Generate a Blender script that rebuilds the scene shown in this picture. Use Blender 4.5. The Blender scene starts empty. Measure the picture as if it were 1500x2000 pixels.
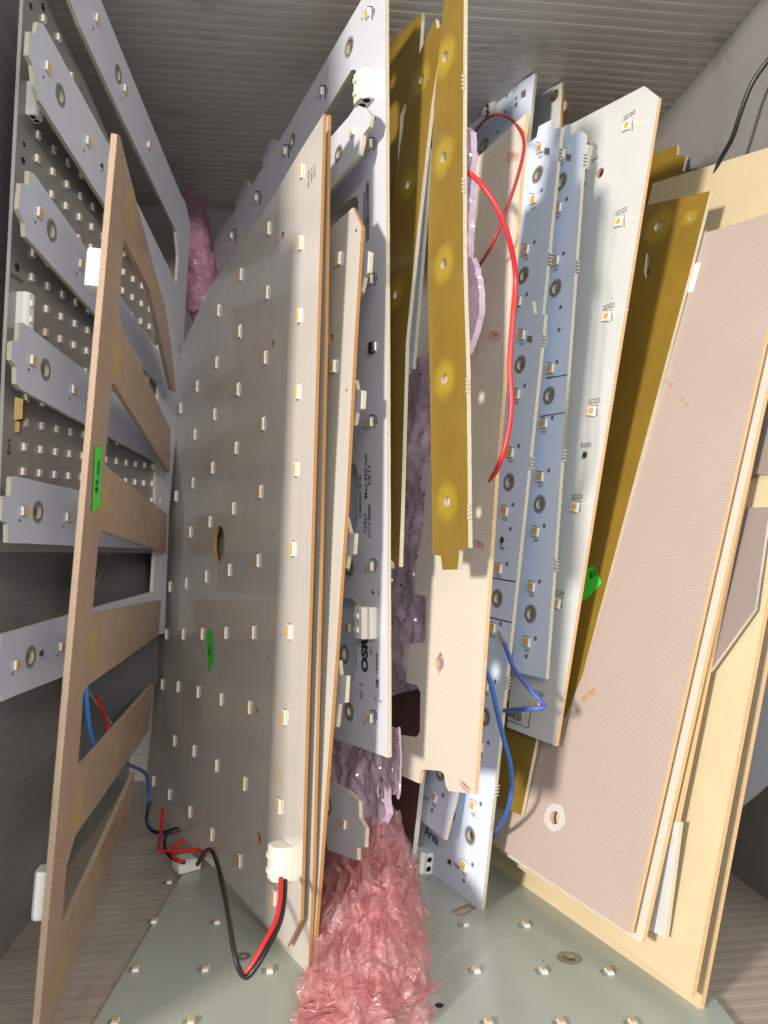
import bpy, math, random
from mathutils import Vector, Matrix, noise
from mathutils.geometry import delaunay_2d_cdt
R = random.Random(7)
scn = bpy.context.scene
C = scn.collection

# ------------------------------------------------------------------ camera
S = 0.5                       # depth unit -> metres
F, CX, CY = 1500.0, 750.0, 1000.0
VX, VY = 575.0, 1080.0        # where the bin's depth lines meet
HF, HC = 0.260, 0.414         # floor below / ceiling above the lens (depth units)
D = Vector(((VX-CX)/F, -(VY-CY)/F, 1)).normalized()
UP = (Vector((0, 1, 0)) - D*D.y).normalized()
RT = UP.cross(D)
CAM = Vector((0, 0, HF*S))
def ray(px, py):
    c = Vector(((px-CX)/F, -(py-CY)/F, 1))
    return Vector((c.dot(RT), c.dot(D), c.dot(UP)))
def P(px, py, Y):
    r = ray(px, py)
    return CAM + r*(Y*S/r.y)
def floor_pt(px, py, z=0.0):
    r = ray(px, py)
    return CAM + r*((z-CAM.z)/r.z)
cam = bpy.data.objects.new('camera', bpy.data.cameras.new('camera'))
C.objects.link(cam)
cd = cam.data
cd.sensor_fit = 'VERTICAL'; cd.sensor_height = 32; cd.lens = 32*F/2000
cd.clip_start = 0.01; cd.clip_end = 100
ax = [Vector((RT[i], D[i], UP[i])) for i in range(3)]
M = Matrix((ax[0], ax[1], -ax[2])).transposed().to_4x4()
M.translation = CAM
cam.matrix_world = M
scn.camera = cam
cd.dof.use_dof = True; cd.dof.focus_distance = 0.25; cd.dof.aperture_fstop = 16

# ------------------------------------------------------------------ light
w = bpy.data.worlds.new('World'); scn.world = w; w.use_nodes = True
w.node_tree.nodes['Background'].inputs[0].default_value = (0.86, 0.92, 1.0, 1)
w.node_tree.nodes['Background'].inputs[1].default_value = 0.56
def area(name, loc, target, size, energy, col, sy=None):
    l = bpy.data.lights.new(name, 'AREA'); l.energy = energy; l.color = col
    l.shape = 'RECTANGLE'; l.size = size; l.size_y = sy or size
    o = bpy.data.objects.new(name, l); C.objects.link(o)
    o.location = loc
    o.rotation_euler = (Vector(target)-Vector(loc)).to_track_quat('-Z', 'Y').to_euler()
area('key_lamp', (-0.80, -0.55, 0.34), (0.05, 0.25, 0.13), 0.13, 18.5, (1, 0.91, 0.82))
area('front_fill', (0.25, -1.1, 0.55), (0.03, 0.28, 0.12), 1.2, 14.0, (1, 0.94, 0.87), 0.10)  # added front fill that brightens the boards; thin shape gives glints on the film
vs = scn.view_settings
vs.view_transform = 'Standard'; vs.look = 'None'; vs.gamma = 1; vs.use_curve_mapping = False
vs.exposure = 0.0

# ------------------------------------------------------------------ materials
def mat(name, col, rough=0.5, spec=0.4, metal=0.0, var=0.0, vscale=60, speck=0.0, streak=0.0,
        weave=0.0, bump=0.0, bscale=800, tone=None, trans=0.0, sss=0.0, coat=0.0, alpha=1.0, stretch=None, rv=0.08, grime=0.0):
    m = bpy.data.materials.new(name); m.use_nodes = True
    nt = m.node_tree; N = nt.nodes; L = nt.links
    b = N['Principled BSDF']
    b.inputs['Roughness'].default_value = rough
    b.inputs['Specular IOR Level'].default_value = spec
    b.inputs['Metallic'].default_value = metal
    b.inputs['Coat Weight'].default_value = coat
    b.inputs['Alpha'].default_value = alpha
    if sss:
        b.inputs['Subsurface Weight'].default_value = sss
        b.inputs['Subsurface Radius'].default_value = (1, 0.5, 0.4)
        b.inputs['Subsurface Scale'].default_value = 0.004
    if trans: b.inputs['Transmission Weight'].default_value = trans
    tc = N.new('ShaderNodeTexCoord')
    cur = None
    def rgb(c):
        n = N.new('ShaderNodeRGB'); n.outputs[0].default_value = (*c, 1); return n.outputs[0]
    def mixc(f, a, c2, mode='MIX'):
        n = N.new('ShaderNodeMix'); n.data_type = 'RGBA'; n.blend_type = mode
        if isinstance(f, float): n.inputs[0].default_value = f
        else: L.new(f, n.inputs[0])
        L.new(a, n.inputs[6]); L.new(c2, n.inputs[7]); return n.outputs[2]
    def math_(op, a, c2=None, c3=None):
        n = N.new('ShaderNodeMath'); n.operation = op
        for i, v in enumerate((a, c2, c3)):
            if v is None: continue
            if isinstance(v, (int, float)): n.inputs[i].default_value = v
            else: L.new(v, n.inputs[i])
        return n.outputs[0]
    def nz(scale, detail=3, rough_=0.6, st=None):
        n = N.new('ShaderNodeTexNoise'); n.inputs['Scale'].default_value = scale
        n.inputs['Detail'].default_value = detail; n.inputs['Roughness'].default_value = rough_
        src = tc.outputs['Object']
        if st:
            mp = N.new('ShaderNodeMapping'); mp.inputs['Scale'].default_value = st
            L.new(src, mp.inputs[0]); src = mp.outputs[0]
        L.new(src, n.inputs['Vector']); return n.outputs['Fac']
    cur = rgb(col)
    if tone:
        at = N.new('ShaderNodeAttribute'); at.attribute_name = 'tone'
        cur = mixc(at.outputs['Fac'], cur, rgb(tone))
    if var:
        f = math_('MULTIPLY', math_('SUBTRACT', nz(vscale, 4, 0.65, stretch), 0.5), var*3)
        hs = N.new('ShaderNodeHueSaturation'); L.new(cur, hs.inputs['Color'])
        L.new(math_('ADD', f, 1.0), hs.inputs['Value']); cur = hs.outputs[0]
    if streak:
        f = math_('MULTIPLY', math_('SUBTRACT', nz(420, 3, 0.7, (1, 0.03, 1)), 0.5), streak*3)
        hs = N.new('ShaderNodeHueSaturation'); L.new(cur, hs.inputs['Color'])
        L.new(math_('ADD', f, 1.0), hs.inputs['Value']); cur = hs.outputs[0]
    if speck:
        f = math_('GREATER_THAN', nz(650, 2, 0.5), 0.745)
        f2 = math_('MULTIPLY', f, math_('MULTIPLY', math_('GREATER_THAN', nz(45, 2), 0.5), speck))
        cur = mixc(f2, cur, rgb((0.05, 0.04, 0.03)))
    if grime:
        g = math_('MULTIPLY', math_('SUBTRACT', nz(26, 6, 0.72, (1, 1.6, 1)), 0.56), 5.0)
        gc = N.new('ShaderNodeClamp'); L.new(g, gc.inputs[0])
        cur = mixc(math_('MULTIPLY', gc.outputs[0], grime), cur, rgb((0.10, 0.085, 0.065)))
    if rv:
        L.new(math_('ADD', math_('MULTIPLY', math_('SUBTRACT', nz(34, 5, 0.7), 0.45), rv*3), rough), b.inputs['Roughness'])
    h = None
    if weave:
        sp = N.new('ShaderNodeSeparateXYZ'); L.new(tc.outputs['Object'], sp.inputs[0])
        k = 2*math.pi/0.00085
        sx = math_('SINE', math_('MULTIPLY', sp.outputs[0], k))
        sy = math_('SINE', math_('MULTIPLY', sp.outputs[1], k*0.9))
        h = math_('MULTIPLY', math_('ADD', sx, sy), 0.25)
        hs = N.new('ShaderNodeHueSaturation'); L.new(cur, hs.inputs['Color'])
        L.new(math_('ADD', math_('MULTIPLY', h, weave), 1.0), hs.inputs['Value']); cur = hs.outputs[0]
        bp = N.new('ShaderNodeBump'); bp.inputs['Strength'].default_value = 0.5
        bp.inputs['Distance'].default_value = 0.0002
        L.new(h, bp.inputs['Height']); L.new(bp.outputs[0], b.inputs['Normal'])
    if bump:
        bp = N.new('ShaderNodeBump'); bp.inputs['Strength'].default_value = bump
        bp.inputs['Distance'].default_value = 0.0005
        L.new(nz(bscale, 3), bp.inputs['Height']); L.new(bp.outputs[0], b.inputs['Normal'])
    L.new(cur, b.inputs['Base Color'])
    return m
MT = dict(
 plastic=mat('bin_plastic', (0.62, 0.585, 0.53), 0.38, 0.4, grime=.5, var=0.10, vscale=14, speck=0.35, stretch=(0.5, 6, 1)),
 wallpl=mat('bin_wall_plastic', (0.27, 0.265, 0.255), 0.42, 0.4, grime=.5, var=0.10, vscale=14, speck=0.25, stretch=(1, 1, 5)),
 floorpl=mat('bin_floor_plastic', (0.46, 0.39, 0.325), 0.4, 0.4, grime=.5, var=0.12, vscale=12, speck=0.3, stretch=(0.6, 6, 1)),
 silver=mat('silver_mask', (0.30, 0.275, 0.255), 0.30, 0.6, 0.25, var=0.04, streak=0.07, speck=0.3),
 grey=mat('grey_mask', (0.58, 0.545, 0.50), 0.20, 0.8, 0.12, var=0.07, vscale=22, streak=0.07, speck=0.7, rv=.08, coat=0.5),
 lav=mat('lavender_mask', (0.59, 0.60, 0.66), 0.32, 0.5, var=0.05, vscale=30, speck=0.35, rv=.12, bump=0.06),
 blue=mat('blue_white_mask', (0.66, 0.765, 0.91), 0.38, 0.45, var=0.025, speck=0.1, bump=0.05),
 white=mat('white_mask', (0.57, 0.58, 0.56), 0.42, 0.4, var=0.07, speck=1.0, bump=0.12),
 green=mat('pale_green_mask', (0.42, 0.46, 0.40), 0.22, 0.55, var=0.08, vscale=16, speck=0.7, rv=.15),
 brown=mat('brown_laminate', (0.39, 0.262, 0.175), 0.24, 0.55, var=0.14, vscale=30, streak=0.05, tone=(0.43, 0.31, 0.10), speck=0.4, rv=.12),
 fr4=mat('amber_laminate', (0.235, 0.150, 0.022), 0.18, 0.6, var=0.22, vscale=24, streak=0.07, tone=(0.36, 0.26, 0.03), speck=0.4, rv=.14),
 beige=mat('beige_laminate', (0.47, 0.385, 0.335), 0.5, 0.35, var=0.04, vscale=25, weave=0.16, speck=0.3),
 cream=mat('cream_laminate', (0.62, 0.56, 0.47), 0.5, 0.35, var=0.04, vscale=25, weave=0.14, speck=0.2),
 yellow=mat('yellow_laminate', (0.62, 0.52, 0.33), 0.40, 0.4, var=0.09, vscale=18, weave=0.05, speck=0.2),
 maroon=mat('maroon_laminate', (0.10, 0.05, 0.045), 0.5, 0.3, var=0.08),
 slate=mat('slate_mask', (0.13, 0.13, 0.135), 0.4, 0.4, var=0.06),
 taupe=mat('taupe_laminate', (0.29, 0.24, 0.22), 0.45, 0.3, var=0.06),
 oralt=mat('pale_phenolic_edge', (0.64, 0.42, 0.22), 0.7, 0.2, var=0.25, vscale=900),
 ora=mat('phenolic_edge', (0.44, 0.22, 0.075), 0.7, 0.2, var=0.22, vscale=900),
 pale=mat('glass_edge', (0.55, 0.50, 0.37), 0.7, 0.3, var=0.22, vscale=1200, bump=0.3, bscale=2500),
 tanedge=mat('tan_edge', (0.40, 0.29, 0.20), 0.7, 0.3, var=0.2, vscale=1500, bump=0.4, bscale=2500),
 alu=mat('aluminium_edge', (0.70, 0.68, 0.66), 0.35, 0.5, 0.6, var=0.1, vscale=600),
 ledw=mat('led_body', (0.80, 0.79, 0.76), 0.35, 0.5),
 phos=mat('led_phosphor', (0.85, 0.42, 0.06), 0.35, 0.5, sss=0.2),
 solder=mat('solder', (0.55, 0.52, 0.48), 0.35, 0.6, 0.8),
 ink=mat('ink', (0.03, 0.028, 0.03), 0.6, 0.2),
 inkgrey=mat('grey_ink', (0.16, 0.16, 0.18), 0.6, 0.2),
 inkred=mat('red_ink', (0.62, 0.27, 0.22), 0.6, 0.2),
 gold=mat('bare_copper_ring', (0.36, 0.31, 0.20), 0.35, 0.5, 0.6, var=0.1, vscale=800),
 dark=mat('dark_hole', (0.02, 0.018, 0.016), 0.8, 0.1),
 conn=mat('connector_plastic', (0.68, 0.655, 0.57), 0.40, 0.45, var=0.03),
 connw=mat('white_connector_plastic', (0.78, 0.77, 0.74), 0.38, 0.45, var=0.02),
 black=mat('black_plastic', (0.02, 0.02, 0.022), 0.4, 0.4),
 brass=mat('brass', (0.26, 0.18, 0.07), 0.4, 0.5, 0.7, var=.2, vscale=600),
 sticker=mat('green_sticker', (0.06, 0.62, 0.05), 0.55, 0.3),
 wred=mat('red_wire', (0.55, 0.025, 0.03), 0.38, 0.5),
 wdred=mat('dark_red_wire', (0.33, 0.02, 0.025), 0.4, 0.5),
 wblue=mat('blue_wire', (0.03, 0.13, 0.40), 0.35, 0.5),
 wblue2=mat('violet_blue_wire', (0.07, 0.13, 0.42), 0.35, 0.5),
 wblack=mat('black_wire', (0.015, 0.015, 0.016), 0.35, 0.5),
 foam=mat('lilac_foam', (0.80, 0.60, 0.74), 0.5, 0.4, var=0.08, vscale=160, bump=0.35, bscale=700, sss=0.0),
 smear=mat('residue', (0.42, 0.38, 0.26), 0.7, 0.2, var=0.25, vscale=700),
 scuff=mat('white_scuff', (0.58, 0.555, 0.54), 0.7, 0.2, var=0.3, vscale=900),
 rust=mat('stain', (0.45, 0.29, 0.18), 0.7, 0.2, var=0.2, vscale=900),
)

def film(name, col, clear, scale, rough=.07, tint=(.97, .80, .80), dist=.0013):
    """thin tinted plastic film: part see-through, part pale and shiny, with sharp little creases"""
    m = bpy.data.materials.new(name); m.use_nodes = True; nt = m.node_tree; N = nt.nodes; L = nt.links
    b = N['Principled BSDF']; b.inputs['Base Color'].default_value = (*col, 1)
    b.inputs['Roughness'].default_value = rough; b.inputs['Specular IOR Level'].default_value = 0.9
    tc = N.new('ShaderNodeTexCoord'); hsum = None
    def mth(op, x, y):
        n_ = N.new('ShaderNodeMath'); n_.operation = op; n_.use_clamp = op == 'SUBTRACT' and x == 1.0
        for q, e in enumerate((x, y)):
            if isinstance(e, (int, float)): n_.inputs[q].default_value = e
            else: L.new(e, n_.inputs[q])
        return n_.outputs[0]
    for k, amp, sharp in ((1, 1.0, 9), (2.6, .45, 7)):
        n = N.new('ShaderNodeTexNoise'); n.inputs['Scale'].default_value = scale*k; n.inputs['Detail'].default_value = 2
        n.inputs['Distortion'].default_value = 1.3; L.new(tc.outputs['Object'], n.inputs['Vector'])
        ab = N.new('ShaderNodeMath'); ab.operation = 'ABSOLUTE'; L.new(mth('SUBTRACT', n.outputs['Fac'], .5), ab.inputs[0])
        line = mth('SUBTRACT', 1.0, mth('MULTIPLY', ab.outputs[0], sharp))
        line = mth('MULTIPLY', mth('MULTIPLY', line, line), amp)
        hsum = line if hsum is None else mth('ADD', hsum, line)
    bp = N.new('ShaderNodeBump'); bp.inputs['Strength'].default_value = .9; bp.inputs['Distance'].default_value = dist
    L.new(hsum, bp.inputs['Height']); L.new(bp.outputs[0], b.inputs['Normal'])
    nd = N.new('ShaderNodeTexNoise'); nd.inputs['Scale'].default_value = scale*1.6; L.new(tc.outputs['Object'], nd.inputs['Vector'])
    va = N.new('ShaderNodeVectorMath'); va.operation = 'MULTIPLY_ADD'; L.new(nd.outputs['Color'], va.inputs[0]); va.inputs[1].default_value = (.009,)*3; L.new(tc.outputs['Object'], va.inputs[2])
    vo = N.new('ShaderNodeTexVoronoi'); vo.inputs['Scale'].default_value = 330; L.new(va.outputs[0], vo.inputs['Vector'])
    vs_ = N.new('ShaderNodeVectorMath'); vs_.operation = 'SUBTRACT'; L.new(vo.outputs['Color'], vs_.inputs[0]); vs_.inputs[1].default_value = (.5, .5, .5)
    vm = N.new('ShaderNodeVectorMath'); vm.operation = 'MULTIPLY_ADD'; L.new(vs_.outputs[0], vm.inputs[0]); vm.inputs[1].default_value = (.8,)*3; L.new(bp.outputs[0], vm.inputs[2])
    vn = N.new('ShaderNodeVectorMath'); vn.operation = 'NORMALIZE'; L.new(vm.outputs[0], vn.inputs[0]); L.new(vn.outputs[0], b.inputs['Coat Normal'])
    b.inputs['Coat Weight'].default_value = 1.0; b.inputs['Coat Roughness'].default_value = rough; b.inputs['Coat IOR'].default_value = 2.2
    b.inputs['Specular IOR Level'].default_value = .3; b.inputs['Roughness'].default_value = .35
    tl = N.new('ShaderNodeBsdfTranslucent'); tl.inputs[0].default_value = (*col, 1)
    tr = N.new('ShaderNodeBsdfTransparent'); tr.inputs[0].default_value = (*tint, 1)
    m1 = N.new('ShaderNodeMixShader'); m1.inputs[0].default_value = .30; L.new(b.outputs[0], m1.inputs[1]); L.new(tl.outputs[0], m1.inputs[2])
    m2 = N.new('ShaderNodeMixShader'); m2.inputs[0].default_value = clear; L.new(m1.outputs[0], m2.inputs[1]); L.new(tr.outputs[0], m2.inputs[2])
    L.new(m2.outputs[0], N['Material Output'].inputs['Surface']); return m
def sparkle(m, scale, amt):
    """random tiny facets, as the cell walls of foam glint"""
    nt = m.node_tree; N = nt.nodes; L = nt.links; b = N['Principled BSDF']
    tc = N.new('ShaderNodeTexCoord'); v = N.new('ShaderNodeTexVoronoi'); v.inputs['Scale'].default_value = scale
    L.new(tc.outputs['Object'], v.inputs['Vector'])
    g = N.new('ShaderNodeNewGeometry')
    s1 = N.new('ShaderNodeVectorMath'); s1.operation = 'SUBTRACT'; L.new(v.outputs['Color'], s1.inputs[0]); s1.inputs[1].default_value = (.5, .5, .5)
    s2 = N.new('ShaderNodeVectorMath'); s2.operation = 'MULTIPLY_ADD'; L.new(s1.outputs[0], s2.inputs[0]); s2.inputs[1].default_value = (amt,)*3; L.new(g.outputs['Normal'], s2.inputs[2])
    s3 = N.new('ShaderNodeVectorMath'); s3.operation = 'NORMALIZE'; L.new(s2.outputs[0], s3.inputs[0])
    L.new(s3.outputs[0], b.inputs['Coat Normal']); b.inputs['Coat Weight'].default_value = 1.0; b.inputs['Coat Roughness'].default_value = .12; b.inputs['Coat IOR'].default_value = 1.9
sparkle(MT['foam'], 900, 2.2)
MT['bubble'] = film('pink_bubble_film', (.92, .53, .54), .52, 110, .14, (.97, .74, .74), .0004)
MT['bubblecore'] = film('pink_inner_film', (.82, .36, .37), .25, 80, .25, (.95, .55, .55), .0005)
MT['bubble2'] = film('magenta_bubble_film', (.92, .56, .72), .45, 90, .12, (.97, .74, .86), .0007)
MT['bubble2core'] = film('magenta_inner_film', (.80, .40, .55), .2, 130, .25, (.9, .5, .65), .0005)

# ------------------------------------------------------------------ helpers
def mesh_obj(name, verts, faces, mats, parent=None, midx=None, smooth=False):
    me = bpy.data.meshes.new(name); me.from_pydata(verts, [], faces)
    for m in mats: me.materials.append(m)
    if midx: me.polygons.foreach_set('material_index', midx)
    if smooth: me.polygons.foreach_set('use_smooth', [True]*len(me.polygons))
    me.update()
    return link(name, me, parent)
def link(name, me, parent=None, loc=None):
    o = bpy.data.objects.new(name, me); C.objects.link(o)
    if parent: o.parent = parent
    if loc is not None: o.location = loc
    return o
def tag(o, label, cat, group=None):
    o['label'] = label; o['category'] = cat
    if group: o['group'] = group
    return o
def inside(p, poly):
    x, y = p; c = False; j = len(poly)-1
    for i in range(len(poly)):
        a, b = poly[i], poly[j]
        if (a[1] > y) != (b[1] > y) and x < (b[0]-a[0])*(y-a[1])/(b[1]-a[1])+a[0]: c = not c
        j = i
    return c
def resample(poly, step, rough, seed):
    out = []; n = len(poly)
    for i in range(n):
        a = Vector(poly[i]); b = Vector(poly[(i+1) % n]); L = (b-a).length
        k = max(1, int(L/step)); nrm = Vector((-(b-a).y, (b-a).x)).normalized() if L > 0 else Vector((0, 0))
        for j in range(k):
            p = a.lerp(b, j/k)
            if rough and j: p = p + nrm*rough*noise.noise(Vector((p.x*900+seed, p.y*900, seed)))*2
            out.append((p.x, p.y))
    return out
def circ(c, r, n=20, ry=None):
    return [(c[0]+r*math.cos(2*math.pi*i/n), c[1]+(ry or r)*math.sin(2*math.pi*i/n)) for i in range(n)]
def slab(loops, th, step=None, rough=0, seed=0, zf=None, tonef=None):
    """closed slab from outline loops[0] and holes loops[1:]; front at z=0, back at -th"""
    L0 = resample(loops[0], step or 1e9, rough, seed)
    LL = [L0]+[list(h) for h in loops[1:]]
    pts = []; edges = []
    for lp in LL:
        s = len(pts); n = len(lp)
        pts += [Vector(p) for p in lp]
        edges += [(s+i, s+(i+1) % n) for i in range(n)]
    nb = len(pts)
    if step:
        xs = [p[0] for p in L0]; ys = [p[1] for p in L0]
        nx = int((max(xs)-min(xs))/step); ny = int((max(ys)-min(ys))/step)
        for i in range(1, nx):
            for j in range(1, ny):
                q = (min(xs)+i*step+(j % 2)*step*0.3, min(ys)+j*step)
                if inside(q, L0) and not any(inside(q, h) for h in LL[1:]): pts.append(Vector(q))
    v2, e2, f2, ov, oe, of = delaunay_2d_cdt(pts, edges, [], 0, 1e-7)
    tri = []
    for f in f2:
        c = (sum(v2[i].x for i in f)/3, sum(v2[i].y for i in f)/3)
        if inside(c, L0) and not any(inside(c, h) for h in LL[1:]): tri.append(tuple(f))
    # boundary edges
    cnt = {}
    for f in tri:
        for i in range(3):
            a, b = f[i], f[(i+1) % 3]; cnt[(a, b)] = cnt.get((a, b), 0)+1
    bd = [(a, b) for (a, b) in cnt if (b, a) not in cnt]
    n = len(v2)
    z = [zf(p.x, p.y) if zf else 0.0 for p in v2]
    verts = [(p.x, p.y, z[i]) for i, p in enumerate(v2)]+[(p.x, p.y, z[i]-th) for i, p in enumerate(v2)]
    faces = list(tri)+[tuple(n+i for i in reversed(f)) for f in tri]
    mi = [0]*len(tri)+[1]*len(tri)
    for a, b in bd: faces.append((b, a, n+a, n+b)); mi.append(2)
    tones = [tonef(p.x, p.y) for p in v2]*2 if tonef else None
    return verts, faces, mi, tones

class Board:
    def __init__(s, name, label, cat, plane, outline, mats, th=0.0013, holes=(), group=None, step=None, rough=0,
                 zf=None, spots=None, part='panel', flip=False):
        p0 = P(*plane[0]); p1 = P(*plane[1])
        d = plane[2]
        third = P(*d) if isinstance(d, tuple) else p1+Vector((d, 1, 0))
        v = (p0-p1).normalized()
        n = (third-p1).cross(v).normalized()
        if n.dot(CAM-p1) < 0: n = -n
        u = v.cross(n)
        s.M = Matrix((u, v, n)).transposed().to_4x4(); s.M.translation = p1
        s.Mi = s.M.inverted(); s.n = n; s.o = p1
        s.root = bpy.data.objects.new(name, None); C.objects.link(s.root)
        s.root.empty_display_size = 0.01
        s.root.matrix_world = s.M
        tag(s.root, label, cat, group)
        s.bow = zf
        ol = [s.loc(*p) for p in outline]
        hl = []
        for h in holes:
            if isinstance(h[0], (tuple, list)): hl.append([s.loc(*p) for p in h])
            else:
                c = s.loc(h[0], h[1]); hl.append(circ(c, h[2], 20, h[3] if len(h) > 3 else None))
        tf = None
        if spots:
            sp = [(s.loc(a, b), r, k) for a, b, r, k in spots]
            def tf(x, y):
                t = 0.0
                for c, r, k in sp:
                    q = math.hypot(x-c[0], y-c[1])/r
                    if q < 1.4: t = max(t, k*max(0, min(1, (1.25-q)/0.45)))
                return t
        vs_, fs, mi, tn = slab([ol]+hl, th, step, rough, R.random()*50, zf, tf)
        s.panel = mesh_obj(part, vs_, fs, [MT[m] for m in mats], s.root, mi)
        if tn:
            at = s.panel.data.attributes.new('tone', 'FLOAT', 'POINT'); at.data.foreach_set('value', tn)
        s.ol = ol
    def loc(s, px, py):
        r = ray(px, py)
        t = s.n.dot(s.o-CAM)/s.n.dot(r)
        q = s.Mi @ (CAM+r*t)
        return (q.x, q.y)
    def at(s, px, py, z=0.0):
        x, y = s.loc(px, py)
        return Vector((x, y, z+(s.bow(x, y) if s.bow else 0)))
    def put(s, name, me, px, py, z=0.0, rot=0, parent=None):
        o = link(name, me, parent or s.root, s.at(px, py, z)); o.rotation_euler = (0, 0, math.radians(rot)); return o

CACHE = {}
def boxv(x0, x1, y0, y1, z0, z1, inset=0.0):
    return [(x0, y0, z0), (x1, y0, z0), (x1, y1, z0), (x0, y1, z0),
            (x0+inset, y0+inset, z1), (x1-inset, y0+inset, z1), (x1-inset, y1-inset, z1), (x0+inset, y1-inset, z1)]
BF = [(4, 5, 6, 7), (0, 1, 5, 4), (1, 2, 6, 5), (2, 3, 7, 6), (3, 0, 4, 7)]
def mk(key, parts):
    """parts: list of (verts, faces, mat)"""
    if key in CACHE: return CACHE[key]
    V = []; Fc = []; mi = []; ms = []
    for v, f, m in parts:
        if m not in ms: ms.append(m)
        o = len(V); V += v; Fc += [tuple(o+i for i in q) for q in f]; mi += [ms.index(m)]*len(f)
    me = bpy.data.meshes.new(str(key[0])); me.from_pydata(V, [], Fc)
    for m in ms: me.materials.append(MT[m])
    me.polygons.foreach_set('material_index', mi); me.update()
    CACHE[key] = me; return me
def disc(r, z, n=16, cx=0, cy=0):
    return [(cx+r*math.cos(2*math.pi*i/n), cy+r*math.sin(2*math.pi*i/n), z) for i in range(n)], [tuple(range(n))]
def ringv(r0, r1, z, n=24):
    v = [(r*math.cos(2*math.pi*i/n), r*math.sin(2*math.pi*i/n), z) for r in (r0, r1) for i in range(n)]
    return v, [(i, (i+1) % n, n+(i+1) % n, n+i) for i in range(n)]
mm = 0.001
def led(b, px, py, w=3.0, h=3.0, t=0.8, sub=True, rnd=False, rot=0, phos=(0.62, 0.62), off=(0, 0)):
    a, c = w*mm/2, h*mm/2; rot += R.uniform(-2.5, 2.5)
    pads = (boxv(-a*1.12, a*1.12, -c*1.18, -c*0.62, 0.00002, 0.00012), BF, 'solder')
    pads2 = (boxv(-a*1.12, a*1.12, c*0.62, c*1.18, 0.00002, 0.00012), BF, 'solder')
    body = (boxv(-a, a, -c, c, 0.0001, t*mm, 0.00012), BF, 'ledw')
    if rnd: pv, pf = disc(a*phos[0], t*mm+0.00004)
    else:
        pa, pc = a*phos[0], c*phos[1]; ox, oy = off[0]*a, off[1]*c
        pv, pf = [(ox-pa, oy-pc, t*mm+4e-5), (ox+pa, oy-pc, t*mm+4e-5), (ox+pa, oy+pc, t*mm+4e-5), (ox-pa, oy+pc, t*mm+4e-5)], [(0, 1, 2, 3)]
    if sub:
        o = b.put('led', mk(('led', w, h, t), [body, pads, pads2]), px, py, 0, rot)
        link('phosphor', mk(('phosphor', w, h, t, rnd, phos, off), [(pv, pf, 'phos')]), o)
    else:
        o = b.put('led', mk(('led1', w, h, t, phos, off), [body, pads, pads2, (pv, pf, 'phos')]), px, py, 0, rot)
    return o
def dot(b, px, py, r=0.8, m='inkgrey', name='via_mark'):
    v, f = disc(r*mm, 0.00006); return b.put(name, mk(('dot', r, m), [(v, f, m)]), px, py)
def ring(b, px, py, r0, r1, m='gold', outline=True):
    v, f = ringv(r0*mm, r1*mm, 0.00006)
    o = b.put('hole_ring', mk(('ring', r0, r1, m), [(v, f, m)]), px, py)
    if outline:
        v, f = ringv(r1*mm*1.06, r1*mm*1.16, 0.00005)
        link('ring_outline', mk(('ringo', r1), [(v, f, 'inkgrey')]), o)
    return o
def patch(b, name, pts, m, z=0.00006, th=None):
    l = [b.loc(*p) for p in pts]
    v = [(x, y, z+(b.bow(x, y) if b.bow else 0)) for x, y in l]
    f = [tuple(range(len(v)))]
    a = sum(l[i][0]*l[(i+1) % len(l)][1]-l[(i+1) % len(l)][0]*l[i][1] for i in range(len(l)))
    if a < 0: f = [tuple(reversed(f[0]))]
    return mesh_obj(name, v, f, [MT[m]], b.root)
def resistor(b, px, py, w=1.6, h=3.0, rot=0):
    a, c = w*mm/2, h*mm/2
    me = mk(('res', w, h), [(boxv(-a, a, -c*0.6, c*0.6, 0, 0.0006, 0.0001), BF, 'black'),
                            (boxv(-a, a, -c, -c*0.6, 0, 0.00055, 0.00005), BF, 'solder'),
                            (boxv(-a, a, c*0.6, c, 0, 0.00055, 0.00005), BF, 'solder')])
    return b.put('resistor', me, px, py, 0.00003, rot)
def text_mesh(s, m, bold=.018):
    k = ('text', s, m, bold)
    if k in CACHE: return CACHE[k]
    cu = bpy.data.curves.new('t', 'FONT'); cu.body = s; cu.size = 1.0; cu.align_x = 'CENTER'; cu.align_y = 'CENTER'
    cu.resolution_u = 3; cu.offset = bold
    o = bpy.data.objects.new('t', cu); C.objects.link(o)
    dg = bpy.context.evaluated_depsgraph_get()
    me = bpy.data.meshes.new_from_object(o.evaluated_get(dg))
    bpy.data.objects.remove(o); me.materials.clear(); me.materials.append(MT[m]); me.name = 'printed_text'
    CACHE[k] = me; return me
def text(b, px, py, s, size, rot=0, m='ink', parent=None, z=0.00007, sx=1.0, bold=.018):
    o = b.put('printed_text', text_mesh(s, m, bold), px, py, z, rot)
    o.scale = (size*mm*sx, size*mm, 1); return o
def barcode(b, px, py, w, h, rot=0, n=34):
    parts = []; x = -w/2
    while x < w/2:
        bw = R.choice((0.18, 0.3, 0.5))
        parts.append(([(x*mm, -h/2*mm, 7e-5), ((x+bw)*mm, -h/2*mm, 7e-5), ((x+bw)*mm, h/2*mm, 7e-5), (x*mm, h/2*mm, 7e-5)], [(0, 1, 2, 3)], 'ink'))
        x += bw+R.choice((0.2, 0.35))
    return b.put('barcode', mk(('barcode', px, py), parts), px, py, 0, rot)
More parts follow.
